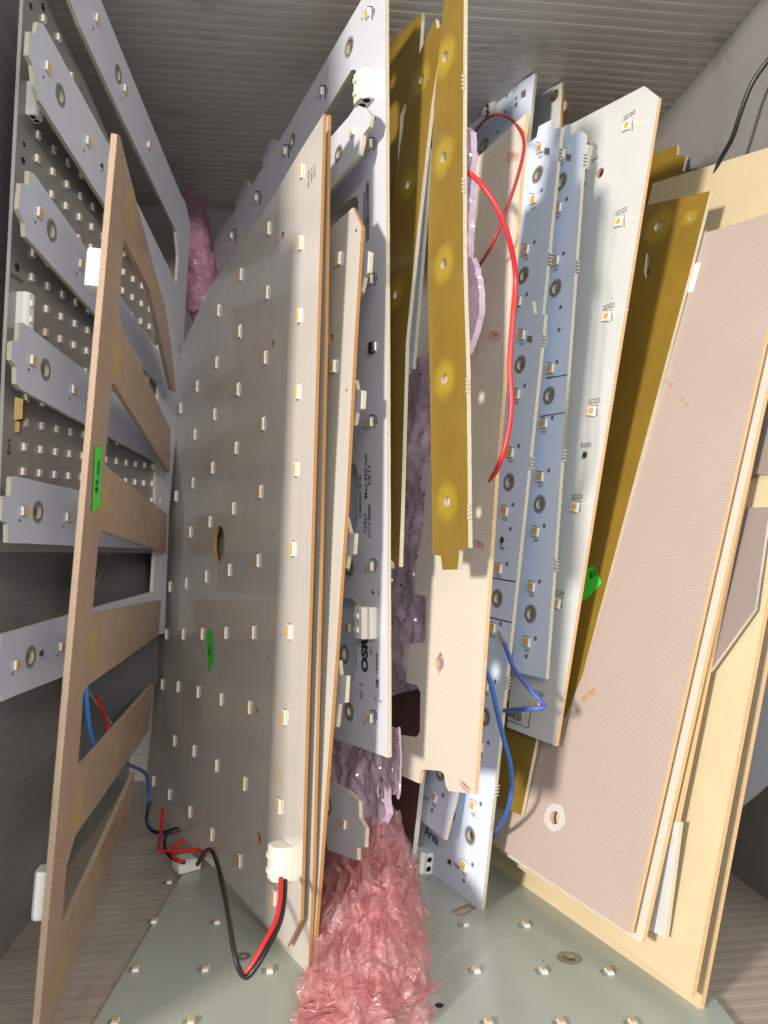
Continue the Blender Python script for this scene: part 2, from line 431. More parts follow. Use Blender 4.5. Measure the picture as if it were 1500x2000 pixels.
def profile(pts, y0, y1, bev=0.0003):
    """closed profile (x,z) extruded along y, ends slightly inset"""
    n = len(pts); cx = sum(p[0] for p in pts)/n; cz = sum(p[1] for p in pts)/n
    def rg(y, k): return [(cx+(p[0]-cx)*k, y, cz+(p[1]-cz)*k) for p in pts]
    V = rg(y0, 0.93)+rg(y0+bev, 1)+rg(y1-bev, 1)+rg(y1, 0.93)
    Fc = []
    for a in range(3):
        for i in range(n): Fc.append((a*n+i, a*n+(i+1) % n, (a+1)*n+(i+1) % n, (a+1)*n+i))
    Fc.append(tuple(reversed(range(n)))); Fc.append(tuple(range(3*n, 4*n)))
    return V, Fc
def connector(b, px, py, w, h, t, rot=0, m='conn', ports='end', name='connector'):
    """push-in wire connector: humped housing, ribs on the hump, two ports"""
    a = w/2*mm; T = t*mm
    pr = [(-a, 0), (a, 0), (a, T*0.55), (a*0.75, T*0.62), (a*0.55, T*0.95), (a*0.2, T), (-a*0.6, T), (-a*0.9, T*0.85), (-a, T*0.6)]
    pr = list(reversed(pr))
    v, f = profile(pr, -h/2*mm, h/2*mm)
    o = b.put(name, mk((name, w, h, t, m), [(v, f, m)]), px, py, 0.00002, rot)
    for k in (-1, 1):
        rv = boxv(-a*0.5, a*0.15, k*h*0.22*mm-h*0.09*mm, k*h*0.22*mm+h*0.09*mm, T*0.98, T*1.14, 0.0002)
        link('release_tab', mk(('tab', w, h, t, k, m), [(rv, BF, m)]), o)
    for k in (-1, 1):
        r = min(a*0.33, T*0.3)
        if ports == 'end':
            dv, df = disc(r, 0, 14)
            dv = [(k*a*0.42+x, -h/2*mm-0.00003, T*0.42+y) for x, y, _ in dv]
            df = [tuple(reversed(df[0]))] if False else df
        elif ports == 'side':
            dv, df = disc(r, 0, 14); dv = [(a+0.00003, k*h*0.22*mm+x, T*0.3+y) for x, y, _ in dv]
        else:
            dv, df = disc(a*0.36, T*1.0+0.00008, 14, a*0.12, k*h*0.25*mm)
        link('wire_port', mk(('port', w, h, t, k, ports), [(dv, df, 'dark')]), o)
    return o
def cat(pts, per=8):
    out = []; n = len(pts)
    for i in range(n-1):
        p0, p1, p2, p3 = pts[max(0, i-1)], pts[i], pts[i+1], pts[min(n-1, i+2)]
        for j in range(per):
            t = j/per
            out.append(0.5*((2*p1)+(p2-p0)*t+(2*p0-5*p1+4*p2-p3)*t*t+(3*p1-p0-3*p2+p3)*t**3))
    out.append(pts[-1]); return out
def tube(name, pts, r, m, parent=None, n=10, world=True):
    ps = cat([Vector(p) for p in pts]); V = []; Fc = []
    up = Vector((0.3, -1, 0.2)).normalized()
    for i, p in enumerate(ps):
        t = (ps[min(i+1, len(ps)-1)]-ps[max(i-1, 0)]).normalized()
        a = t.cross(up); a = a.normalized() if a.length > 1e-4 else Vector((1, 0, 0)); up = a.cross(t).normalized()
        for k in range(n):
            q = 2*math.pi*k/n; V.append(tuple(p+(a*math.cos(q)+up*math.sin(q))*r))
    m_ = len(ps)
    for i in range(m_-1):
        for k in range(n): Fc.append((i*n+k, i*n+(k+1) % n, (i+1)*n+(k+1) % n, (i+1)*n+k))
    Fc.append(tuple(reversed(range(n)))); Fc.append(tuple(range((m_-1)*n, m_*n)))
    return mesh_obj(name, V, Fc, [MT[m]], parent, None, True)
def wire(label, pts, r, m, name='wire', group=None):
    o = tube(name, [P(*p) for p in pts], r*mm, m)
    return tag(o, label, 'wire', group)
def teeth(ol, pys, amp=3.5, pitch=6.5, n=4):
    """snap-off stubs: little zigzags on the near edge (between the first two outline points)"""
    a, b = Vector(ol[0]), Vector(ol[1]); d = (b-a).normalized(); out = [ol[0]]
    nr = Vector((-d.y, d.x))
    if nr.x < 0: nr = -nr
    for py in sorted(pys):
        c = a+d*((py-a.y)/d.y)
        for k in range(n):
            q = c+d*((k-n/2)*pitch)
            for o_, e in ((0, 0), (0.15, amp), (0.5, amp), (0.65, 0)):
                p = q+d*(o_*pitch)+nr*e; out.append((p.x, p.y))
    return out+list(ol[1:])

# ------------------------------------------------------------------ the bin
XL, XR, YB, Y0 = -0.187, 0.349, 0.92, 0.415
zc = (HF+HC)*S
def struct(o): o['kind'] = 'structure'; return o
def ribbed(name, origin, du, dv, nu_len, nv_len, nrm, pitch, amp, m, jitter=0.0):
    """sheet with ribs running along dv, one rib every pitch along du"""
    o, u, v, n = Vector(origin), Vector(du), Vector(dv), Vector(nrm)
    k = int(math.ceil(nu_len/pitch)); V = []; Fc = []
    prof = ((0.0, 0), (0.12, 1), (0.55, 1), (0.67, 0))
    rows = []
    for i in range(k):
        for a, hgt in prof: rows.append(((i+a)*pitch, hgt*amp*(1+jitter*noise.noise(Vector((i*3.1, 0, 0))))))
    rows.append((k*pitch, 0))
    cols = 24
    for r_, hh in rows:
        for j in range(cols+1):
            w_ = 0.0008*noise.noise(Vector((r_*12, j*0.35, 1.7)))
            V.append(tuple(o+u*r_+v*(nv_len*j/cols)+n*(hh+w_)))
    for i in range(len(rows)-1):
        for j in range(cols):
            a = i*(cols+1)+j; Fc.append((a, a+1, a+cols+2, a+cols+1))
    return struct(mesh_obj(name, V, Fc, [MT[m]]))
W = (XR-XL)*S; DL = (YB-Y0)*S; E = 0.006      # sheets run past each other at the corners
ribbed('ceiling', (XL*S-E, Y0*S, zc), (0, 1, 0), (1, 0, 0), DL+E, W+2*E, (0, 0, -1), 0.0052, 0.0002, 'plastic', 0.5)
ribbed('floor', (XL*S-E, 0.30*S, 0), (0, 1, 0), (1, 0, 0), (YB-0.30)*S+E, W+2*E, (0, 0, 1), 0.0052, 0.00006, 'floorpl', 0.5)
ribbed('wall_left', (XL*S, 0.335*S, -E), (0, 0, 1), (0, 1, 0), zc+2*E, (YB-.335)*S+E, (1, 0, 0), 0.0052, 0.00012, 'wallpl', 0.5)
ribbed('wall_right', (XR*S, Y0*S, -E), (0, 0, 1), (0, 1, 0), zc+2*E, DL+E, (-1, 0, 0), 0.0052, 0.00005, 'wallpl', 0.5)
ribbed('wall_back', (XL*S-E, YB*S, -E), (0, 0, 1), (1, 0, 0), zc+2*E, W+2*E, (0, -1, 0), 0.0052, 0.0003, 'plastic', 0.5)

GRP = None
# ------------------------------------------------------------------ floor board
class Flat(Board):
    def __init__(s):
        zt = 0.0016
        s.n = Vector((0, 0, 1)); s.o = Vector((0, 0.2, zt)); s.bow = None
        s.M = Matrix.Translation(s.o); s.Mi = s.M.inverted()
        s.root = bpy.data.objects.new('circuit_board', None); C.objects.link(s.root); s.root.matrix_world = s.M
        tag(s.root, 'pale green LED board lying flat on the bin floor', 'circuit board')
        u = lambda x, y: (x*S, y*S-0.2)
        ol = [u(-0.122, 0.33), u(0.231, 0.33), u(0.262, 0.68), u(-0.088, 0.655)]
        hs = [circ(s.loc(1112, 1871), 0.0022, 18)]
        hs.append([s.loc(*p) for p in ((882, 1783), (884, 1776), (905, 1768), (930, 1758), (948, 1750), (946, 1758), (932, 1772), (914, 1785), (896, 1790))])
        v, f, mi, _ = slab([ol]+hs, 0.0012, 0.012)
        s.panel = mesh_obj('panel', v, f, [MT['green'], MT['green'], MT['gold']], s.root, mi)
G = Flat()
for i, (x, y) in enumerate([(909, 1806), (1028, 1807), (800, 1896), (931, 1896), (1062, 1897), (1190, 1899), (812, 2000), (955, 2000), (1097, 2000),
             (1237, 2000), (332, 1723), (302, 1800), (425, 1801), (266, 1893), (402, 1893), (225, 1998), (373, 1998), (527, 1896), (670, 1896)]):
    led(G, x, y, 1.9, 3.2, 0.8, True, phos=(0.7, 0.5), off=(0, 0.3))
    text(G, x-13, y+1, 'D%d' % (141+i), 1.5, 90, 'inkgrey')
ring(G, 1112, 1871, 2.2, 3.4, 'solder')
ring(G, 475, 1868, 0.8, 2.2, 'gold')
dot(G, 858, 1964, 1.3, 'ink', 'dark_spot')
dot(G, 826, 1721, 1.0, 'solder', 'screw_pad')

# ------------------------------------------------------------------ left boards
L1 = Board('led_matrix_board', 'silver panel with rows of tiny LEDs, leftmost against the dark wall', 'circuit board',
    ((45, 0, .46), (0, 967, .46), (350, 590, .735)),
    [(46, -12), (12, 667), (0, 967), (-5, 1078), (318, 1080), (313, 960), (331, 760), (345, 645), (346, 610), (338, 572), (95, -12)],
    ('silver', 'silver', 'alu'), 0.0011)
a0 = L1.loc(46, 873); a1 = L1.loc(313, 914)       # one LED row, near to far
a2 = L1.loc(52, 522)
ux = (Vector(a1)-Vector(a0)); vy = Vector((0, 1))
cols, rows = 13, 21
rowp = (Vector(L1.loc(46, 873))-Vector(L1.loc(44, 921))).length
def band(px, py): pass
for r_ in range(-3, 19):
    for c_ in range(cols):
        q = Vector(a0)+ux*(c_/(cols-1))+vy*(rowp*r_)
        if not inside((q.x, q.y), L1.ol): continue
        if min(abs(q.y-p[1]) for p in (L1.ol[2], L1.ol[3])) < 0.0: continue
        # keep clear of the sloping top edge
        if not inside((q.x, q.y+0.006), L1.ol): continue
        o = link('led', mk(('led1', 1.7, 2.3, .8, (.6, .6), (0.25, 0)), [(boxv(-.00085, .00085, -.00115, .00115, .0001, .0008, .0001), BF, 'ledw'),
            (boxv(-.001, .001, -.0014, .0014, .00002, .00012), BF, 'solder'),
            ([(-.0005, -.0008, .00084), (.0005, -.0008, .00084), (.0005, .0008, .00084), (-.0005, .0008, .00084)], [(0, 1, 2, 3)], 'phos')]),
            L1.root, (q.x, q.y, 0))
for x, y, r_ in ((47, 282, .8), (45, 314, 1.1), (33, 522, 1.3), (60, 12, 1.0), (84, 14, 1.2), (180, 712, 1.0)): dot(L1, x, y, r_, 'ink')
text(L1, 33, 545, 'OUTPUT', 1.7, 0, 'ink'); text(L1, 18, 866, 'o+', 3.0, 90, 'ink'); text(L1, 17, 884, 'IN', 2.0, 0, 'ink')
connector(L1, 60, 200, 5.2, 10.5, 3.6, 0, 'connw'); connector(L1, 40, 610, 5.2, 11, 3.6, 0, 'connw')
bc = L1.put('spring_clip', mk(('clip',), [(boxv(-.0016, .0016, -.0035, .0035, 0, .0022, .0006), BF, 'brass'), (boxv(-.0008, .0008, -.007, -.0035, 0, .0012, .0003), BF, 'brass')]), 34, 800)

L2 = Board('comb_board', 'lavender comb-shaped LED board, strip ends pointing out at the left', 'circuit board',
    ((75, 45, .44), (0, 1370, .44), (326, 900, .715)),
    [(85, 47), (74, 43), (70, 66), (58, 62), (55, 108), (64, 128), (68, 168), (77, 197), (127, 277), (203, 397), (318, 580),
     (312, 688), (160, 473), (67, 340), (57, 334), (56, 362), (41, 358), (36, 408), (48, 436), (50, 462), (58, 470), (127, 547), (190, 617), (310, 752),
     (308, 832), (93, 667), (45, 630), (38, 632), (36, 664), (23, 668), (22, 703), (32, 717), (32, 750), (40, 760), (170, 830), (305, 902),
     (303, 990), (163, 960), (30, 930), (22, 932), (20, 968), (5, 970), (3, 1017), (15, 1022), (15, 1060), (147, 1066), (303, 1072),
     (298, 1156), (133, 1202), (8, 1238), (2, 1242), (0, 1280), (-12, 1284), (-12, 1345), (0, 1350), (4, 1370), (125, 1320), (300, 1244),
     (322, 1236), (330, 1000), (352, 770), (372, 440), (362, 395), (350, 373), (197, 0), (140, -140), (86, -140), (137, 0), (157, 53), (243, 240), (344, 452), (349, 500), (345, 555), (213, 283)][::-1],
    ('lav', 'lav', 'pale'), 0.0013, step=0.004, rough=0.00012,
    holes=[(118, 186, .0021), (101, 450, .0021), (89, 722, .0021), (74, 1000, .0021), (60, 1283, .0021), (231, 145, .0021)])
for x, y in ((118, 186), (101, 450), (89, 722), (74, 1000), (60, 1283), (231, 145)): ring(L2, x, y, 2.1, 2.9)
for x, y in ((92, 132), (171, 276), (76, 416), (157, 517), (63, 704), (143, 761), (45, 998), (131, 1010), (31, 1298), (119, 1262), (189, 38), (244, 175), (290, 285)):
    led(L2, x, y, 2.7, 2.7, .8, True, phos=(.85, .85), off=(.05, 0))
    dot(L2, x-7, y+18, .45, 'ink')
for x, y in ((197, 325), (172, 780), (79, 1276)): resistor(L2, x, y, 1.4, 2.6)

Board('dark_board', 'dark grey board standing on its corner behind the comb boards', 'circuit board', ((183, 1150, .625), (182, 1350, .625), (315, 1200, .735)),
    [(235, 1060), (183, 1150), (172, 1345), (222, 1415), (308, 1330), (316, 1062)], ('slate', 'slate', 'alu'), .0013)
sp3 = [(230, 695, .0055, 1), (282, 775, .0050, .8), (206, 973, .0055, 1), (266, 1003, .0050, .8), (182, 1267, .0055, 1), (247, 1240, .005, .8),
       (253, 410, .0055, 1), (298, 555, .005, .7), (153, 1580, .0055, 1), (227, 1476, .005, .8), (120, 1893, .0055, .8), (190, 1700, .005, .7)]
L3 = Board('comb_board', 'brown underside of a comb-shaped board with a green price sticker on its spine', 'circuit board',
    ((229, 262, .41), (76, 2000, .41), (325, 1000, .700)),
    [(229, 262), (74, 2030), (62, 2150), (97, 2010), (253, 1583), (264, 1506), (123, 1820), (120, 1812), (130, 1693), (147, 1633), (290, 1427), (299, 1337), (153, 1505), (152, 1500), (163, 1353), (170, 1340),
     (310, 1240), (315, 1172), (186, 1198), (181, 1190), (193, 1045), (198, 1036), (324, 1080), (327, 1004), (214, 916), (205, 906), (207, 884), (218, 752), (222, 747), (331, 924), (333, 838),
     (258, 677), (240, 645), (232, 600), (241, 475), (245, 470), (293, 567), (336, 762), (343, 765), (341, 735), (333, 667), (323, 600), (300, 520), (277, 433), (253, 340), (234, 264)],
    ('brown', 'lav', 'tanedge'), 0.0016, step=0.0025, rough=0.0001, spots=sp3)
st = patch(L3, 'price_sticker', [(184, 873), (199, 872), (193, 990), (178, 1000)], 'sticker', 0.0002)
text(L3, 189, 932, '$5.00', 4.0, 88, 'ink', z=0.0003)
# connectors clipped on the far side of the brown board, poking past its spine
def rear_conn(b, px, py, w, h, t, m='connw'):
    v, f = profile([(-w/2*mm, 0), (-w/2*mm, -t*mm*.8), (-w/3*mm, -t*mm), (w/3*mm, -t*mm), (w/2*mm, -t*mm*.6), (w/2*mm, 0)], -h/2*mm, h/2*mm, .0008)
    o = mesh_obj('connector', v, f, [MT[m]], b.root); p = b.at(px, py, -0.0016); o.location = p; return o
rear_conn(L3, 212, 531, 6, 10, 3.8); rear_conn(L3, 112, 1742, 6, 12, 3.8)

# ------------------------------------------------------------------ centre stack
C1 = Board('led_board', 'large grey LED board with black and red leads plugged into its connector', 'circuit board',
    ((632, 225, .475), (587, 1850, .478), (287, 1563, .79)),
    [(632, 222), (587, 1797), (560, 1850), (433, 1710), (292, 1572), (287, 1563), (286, 1513), (296, 1427), (308, 1200), (325, 1000), (338, 800), (350, 690), (410, 560), (517, 412), (583, 300)],
    ('grey', 'cream', 'ora'), 0.0011,
    holes=[(428, 1062, .0060, .0072), (505, 1637, .0020), (533, 672, .0013), (552, 460, .0013), (501, 1387, .0013)])
for x, y in ((590,335),(587,475),(585,617),(525,447),(522,572),(471,537),(468,648),(427,607),(423,709),(518,699),(582,766),(465,761),(419,810),(514,828),(461,875),
    (579,916),(415,914),(509,960),(456,993),(410,1019),(573,1072),(448,1113),(504,1095),(403,1126),(566,1234),(495,1235),(441,1236),(432,1365),(487,1381),(557,1401),
    (423,1495),(478,1530),(547,1575),(414,1629),(469,1681),(537,1753),(385,755),(353,797),(381,849),(377,944),(344,969),(372,1039),(332,1146),(364,1139),(395,1238),
    (358,1238),(325,1238),(387,1351),(348,1341),(317,1336),(379,1466),(341,1446),(300,1525),(331,1551),(371,1585)):
    led(C1, x, y, 1.9, 4.7, 0.8, True, phos=(.88, .86), off=(0, 0))
patch(C1, 'price_sticker', [(410, 1225), (416, 1236), (418, 1290), (408, 1315), (404, 1240)], 'sticker', .0002)
text(C1, 411, 1270, '$5', 3.5, 70, 'ink', z=.0003)
patch(C1, 'glue_residue', [(529, 1500), (540, 1498), (549, 1510), (554, 1543), (547, 1535), (533, 1528)], 'smear')
for k in range(3): text(C1, 603+k*6, 350-k*8, ('LM 7020', '3000 K', 'REV 2')[k], 1.7, 90, 'inkgrey')
for x, y in ((544, 470), (448, 565), (420, 1097), (525, 985), (535, 1045), (525, 1287), (548, 1240), (505, 1730)): dot(C1, x, y, .35, 'ink')
connector(C1, 560, 1680, 7.5, 10.5, 5.5, 0, 'conn', 'end')
C1b = Board('led_board', 'second grey LED board in the middle stack, edge showing right behind the front one', 'circuit board',
    ((640, 226, .490), (603, 1890, .480), (300, 1575, .80)), [(641, 224), (635, 667), (611, 1700), (602, 1892), (560, 1845), (433, 1700), (310, 1570), (340, 800), (360, 690), (517, 420), (585, 312)],
    ('grey', 'cream', 'ora'), 0.0011)
C2 = Board('led_board', 'narrower grey LED board with a clipped top corner, beside the lettered frame board', 'circuit board',
    ((710, 440, .474), (613, 1935, .478), -0.47),
    [(706, 442), (692, 667), (675, 1000), (652, 1333), (625, 1700), (606, 1938), (517, 1810), (433, 1705), (560, 480), (645, 444), (689, 405)],
    ('grey', 'cream', 'ora'), 0.0012, holes=[(647, 662, .0017)])
for x, y in ((663, 506), (653, 716)): led(C2, x, y, 2.6, 4.2, 1.0, True, phos=(.6, .75), off=(-.2, 0))
dot(C2, 696, 450, .5, 'ink'); dot(C2, 677, 762, .4, 'ink')

# comb board whose tab ends stick out between the stack and the lettered frame
C2b = Board('comb_board', 'lavender comb board whose jagged tab ends stick out beside the lettered frame', 'circuit board',
    ((722, 230, .487), (668, 1380, .487), -0.44),
    [(700, 206), (716, 212), (725, 226), (721, 247), (709, 263), (707, 283), (702, 302), (640, 377), (560, 450), (560, 560), (690, 478), (713, 488), (723, 492), (720, 532), (712, 540), (706, 570), (690, 590),
     (560, 640), (560, 780), (694, 742), (697, 760), (709, 763), (707, 798), (697, 803), (692, 830), (560, 850), (560, 1020), (676, 1010), (683, 1040), (693, 1042), (690, 1082), (680, 1085), (676, 1110),
     (560, 1110), (560, 1310), (662, 1290), (664, 1318), (677, 1320), (674, 1372), (662, 1375), (657, 1420), (540, 1380), (530, 400), (640, 275)],
    ('lav', 'lav', 'pale'), 0.0013, step=0.004, rough=0.00012, holes=[(661, 300, .0018)])
ring(C2b, 661, 300, 1.8, 2.6); led(C2b, 689, 259, 2.7, 2.7, .8, True, phos=(.6, .7), off=(-.2, 0)); patch(C2b, 'test_pad', [(641, 317), (645, 314), (645, 328), (641, 331)], 'inkgrey')

C3 = Board('frame_board', 'tall lavender slotted frame board with printed lettering, barcode and two beige connectors', 'circuit board',
    ((751, 0, .495), (757, 1480, .495), -0.42),
    [(752, -25), (757, 1480), (650, 1440), (600, 1421), (590, 330), (545, 372), (405, 566), (352, 640), (352, 570), (407, 480), (463, 403), (458, 397), (467, 380), (470, 352), (480, 350), (488, 367), (513, 327), (513, 307),
     (522, 293), (525, 273), (535, 272), (543, 280), (630, 130), (720, -25)],
    ('lav', 'lav', 'pale'), 0.0015, step=0.004, rough=0.00008,
    holes=[[(697, 150), (694, 136), (686, 137), (612, 258), (608, 320), (640, 290), (694, 208), (697, 190)],
           [(700, 395), (697, 383), (688, 386), (620, 440), (620, 500), (690, 470), (699, 430)],
           [(700, 935), (697, 912), (690, 904), (640, 915), (640, 1050), (690, 1042), (698, 1020)],
           [(697, 1195), (694, 1175), (685, 1168), (640, 1172), (640, 1330), (690, 1330), (697, 1300)],
           (682, 1108, .0017), (682, 1390, .0017), (682, 92, .0024), (571, 275, .0020)])
for x, y in ((682, 1108), (682, 1390)): ring(C3, x, y, 1.7, 2.9)
ring(C3, 682, 92, 2.4, 3.1); ring(C3, 571, 275, 2.0, 2.7)
for x, y in ((719, 27), (628, 181), (723, 283), (724, 547), (724, 825), (725, 1106), (724, 1402), (556, 297), (500, 388), (452, 462)):
    led(C3, x, y, 2.7, 3.0, .9, True, phos=(.8, .85), off=(-.08, 0)); dot(C3, x-12, y+10, .5, 'inkgrey')
    text(C3, x+12, y-4, 'D0%d' % (x % 9), 1.5, 90, 'ink')
    patch(C3, 'corner_mark', [(x+7, y-13), (x+9, y-13), (x+9, y+12), (x+7, y+12)], 'ink'); patch(C3, 'corner_mark', [(x-2, y-15), (x+9, y-15), (x+9, y-13), (x-2, y-13)], 'ink')
barcode(C3, 718, 412, 21, 2.4, 90)
text(C3, 712, 412, '0008020000348', 2.0, 90, 'ink')
text(C3, 715, 930, 'Max 430 mA', 3.0, 90, 'ink'); text(C3, 722, 928, 'CK17', 3.0, 90, 'ink'); text(C3, 704, 970, '2NM3026728 00', 2.2, 90, 'ink')
text(C3, 714, 1022, '73927', 2.8, 90, 'ink'); text(C3, 722, 1018, 'CCT3000', 2.8, 90, 'ink')
text(C3, 713, 1280, 'OSR', 6.0, 90, 'ink', bold=.055); text(C3, 725, 1270, 'J001', 1.6, 90, 'ink'); text(C3, 737, 1310, 'CA  1494V0', 2.3, 90, 'ink')
ring(C3, 737, 1333, .5, .9, 'ink', False)
text(C3, 706, 1350, '3S: 5', 3.0, 90, 'inkgrey'); text(C3, 729, 1157, '+', 4, 90, 'ink'); text(C3, 739, 1157, '-', 4, 90, 'ink')
text(C3, 733, 232, '-', 4, 90, 'ink'); text(C3, 727, 232, '+', 4, 90, 'ink')
for x, y in ((733, 1365), (744, 1370)): dot(C3, x, y, .5, 'inkgrey')
connector(C3, 722, 176, 8, 10.5, 5, 0, 'conn', 'end'); connector(C3, 725, 1215, 8, 10.5, 5, 0, 'conn', 'end')
bh = Board('strip_board', 'blue strip with one LED seen through the lower slot of the lettered frame', 'circuit board', ((735, 880, .53), (733, 1350, .53), -0.42),
    [(736, 880), (733, 1350), (640, 1330), (640, 890)], ('blue', 'blue', 'pale'), .0013, holes=[(673, 1278, .0022)])
led(bh, 681, 1226, 3.0, 3.0, .8, True, phos=(.7, .8), off=(-.1, 0)); ring(bh, 673, 1278, 2.2, 3.1)
cp = C3.put('black_chip', mk(('chip',), [(boxv(-.0016, .0016, -.002, .002, 0, .0013, .0002), BF, 'black'), (boxv(-.0021, -.0016, -.0015, .0015, 0, .0006, .0001), BF, 'solder'), (boxv(.0016, .0021, -.0015, .0015, 0, .0006, .0001), BF, 'solder')]), 729, 679)

# ------------------------------------------------------------------ amber strips
def amber(label, plane, ol, holes, tee=(), step=.0022, **k):
    sp = [(h[0], h[1], h[2]*3.2, 1.0) for h in holes if not isinstance(h[0], tuple)]
    return Board('strip_board', label, 'circuit board', plane, teeth(ol, tee) if tee else ol, ('fr4', 'lav', 'pale'), .0014, holes, step=step, spots=sp or [(0, 0, .001, 0)], **k)
amber('amber strip with a long slot, rearmost of the three beside the lettered frame', ((824, 25, .545), (764, 1110, .525), -0.42),
      [(824, 25), (818, 120), (770, 967), (763, 1110), (700, 1110), (700, 170), (757, 85)], [[(796, 200), (790, 203), (782, 225), (776, 330), (770, 420), (778, 420), (786, 320), (795, 240)]])
amber('amber strip leaning right, narrow pale edge crossing in front of the rearmost one', ((868, 47, .500), (780, 1107, .500), -0.42),
      [(868, 47), (843, 200), (817, 433), (793, 667), (780, 1107), (758, 1090), (740, 660), (762, 420), (803, 140), (846, 44), (851, 37), (853, 56)],
      [(823, 155, .0016), (797, 360, .0016), (773, 575, .0016)])
yc = amber('long amber strip with five holes, foremost of the three beside the lettered frame', ((906, -5, .435), (913, 1085, .435), -0.36),
      [(906, -8), (904, 300), (905, 520), (911, 720), (915, 1070), (897, 1074), (894, 1112), (864, 1113), (861, 1086), (845, 1083), (840, 760), (835, 560), (837, 420), (848, 200), (868, -8)],
      [(869, 111, .0017), (866, 307, .0017), (866, 515, .0017), (868, 741, .0017), (873, 980, .0017)], rough=.00006)
tt = [(160, 905), (362, 905), (753, 913), (1000, 916)]
for py, px in tt:
    for k in range(4):
        patch(yc, 'snap_tab', [(px-3, py-14+k*8), (px+1, py-14+k*8), (px+1, py-10+k*8), (px-3, py-10+k*8)], 'pale', 0.0001)
bl = Board('strip_board', 'blue white strip glimpsed behind the leaning amber strips', 'circuit board', ((838, 320, .56), (806, 700, .56), -0.42),
      [(842, 290), (806, 720), (765, 720), (790, 300)], ('blue', 'blue', 'pale'), .0013)

# ------------------------------------------------------------------ purple foam
def lump(a, sc, seed=0):
    return lambda x, y: a*(noise.noise(Vector((x*sc, y*sc, seed)))+.5*noise.noise(Vector((x*sc*2.7, y*sc*2.7, seed+9))))
def foam(label, plane, ol, th, a=.003, sc=60, m='foam'):
    b = Board('foam_sheet', label, 'foam', plane, ol, (m, m, m), th, step=.0018, rough=.0006, zf=lump(a, sc, R.random()*9), part='sheet')
    return b
foam('purple foam sheet standing between the amber strips and the beige tabbed board', ((860, 600, .60), (850, 1450, .60), -0.36),
     [(815, 705), (822, 698), (848, 690), (858, 720), (850, 1440), (815, 1462), (740, 1460), (745, 1100), (760, 900), (790, 740), (803, 735)], .006)
foam('small purple foam piece poking out right of the foremost amber strip', ((926, 260, .458), (922, 690, .470), -0.36),
     [(912, 250), (919, 256), (924, 300), (916, 400), (914, 500), (926, 515), (933, 545), (933, 600), (924, 650), (912, 690), (885, 700), (885, 250)], .0022, .001)
foam('torn purple foam flap hanging below the lettered frame board', ((776, 1440, .55), (772, 1560, .545), -0.30),
     [(782, 1420), (778, 1500), (776, 1530), (774, 1561), (770, 1545), (768, 1552), (764, 1536), (760, 1541), (756, 1529), (751, 1547), (748, 1535), (742, 1541), (738, 1533), (735, 1558), (730, 1541), (722, 1552), (712, 1540), (700, 1500), (640, 1480), (640, 1420)], .0007, .0016, 90)
foam('crumpled purple foam sheet down behind the small notched board', ((745, 1470, .575), (735, 1700, .57), -0.34),
     [(752, 1460), (745, 1560), (742, 1600), (736, 1640), (738, 1680), (730, 1720), (640, 1690), (640, 1440)], .003, .003, 70)

# ------------------------------------------------------------------ dark panel and beige tabbed board
Board('backing_panel', 'dark maroon panel with a rounded lower corner behind the pink bubble wrap', 'panel', ((822, 1500, .605), (799, 1715, .60), -0.36),
      [(838, 1340), (824, 1500), (804, 1680), (801, 1700), (797, 1714), (789, 1723), (700, 1668), (640, 1640), (680, 1380)], ('maroon', 'maroon', 'alu'), .002)
sn = Board('strip_board', 'small notched LED strip end above the pink bubble wrap', 'circuit board', ((712, 1560, .515), (698, 1690, .515), -0.42),
      [(648, 1528), (668, 1540), (680, 1545), (700, 1565), (702, 1598), (714, 1618), (712, 1655), (697, 1656), (698, 1680), (640, 1660), (620, 1520)], ('lav', 'lav', 'pale'), .0014, step=.004, rough=.0001, holes=[(641, 1575, .0018)])
led(sn, 673, 1609, 2.6, 3, .8, True, phos=(.6, .8), off=(-.2, 0)); ring(sn, 641, 1575, 1.8, 2.6)
B1 = Board('tabbed_board', 'beige tabbed board with orange edge, red wire crossing its face', 'circuit board', ((1027, 222, .46), (927, 1550, .46), -0.35),
      [(1027, 222), (1001, 550), (968, 930), (927, 1551), (876, 1545), (871, 1536), (867, 1512), (861, 1506), (829, 1503), (822, 1507), (818, 1530), (780, 1513), (782, 1436), (813, 1440), (820, 1430), (821, 1352), (814, 1338), (793, 1333),
       (800, 1257), (826, 1256), (831, 1250), (833, 1170), (828, 1163), (810, 1160), (813, 1092), (818, 1087), (850, 800), (912, 326)],
      ('cream', 'grey', 'oralt'), .0013, holes=[[(860, 1273), (864, 1280), (867, 1290), (866, 1303), (861, 1310), (859, 1318), (856, 1310), (852, 1303), (851, 1290), (855, 1282)]])
for x, y, s_ in ((1000, 305, 6), (965, 655, 6), (935, 1062, 5), (908, 1535, 5)):
    for k in range(3): text(B1, x+k*4-4, y+k*3, '/77/', s_*.55, -12, 'inkred')
for x, y, sx, sy in ((935, 715, 5, 14), (950, 745, 3, 9)): patch(B1, 'smudge', [(x-sx, y), (x, y-sy), (x+sx, y), (x, y+sy)], 'scuff')

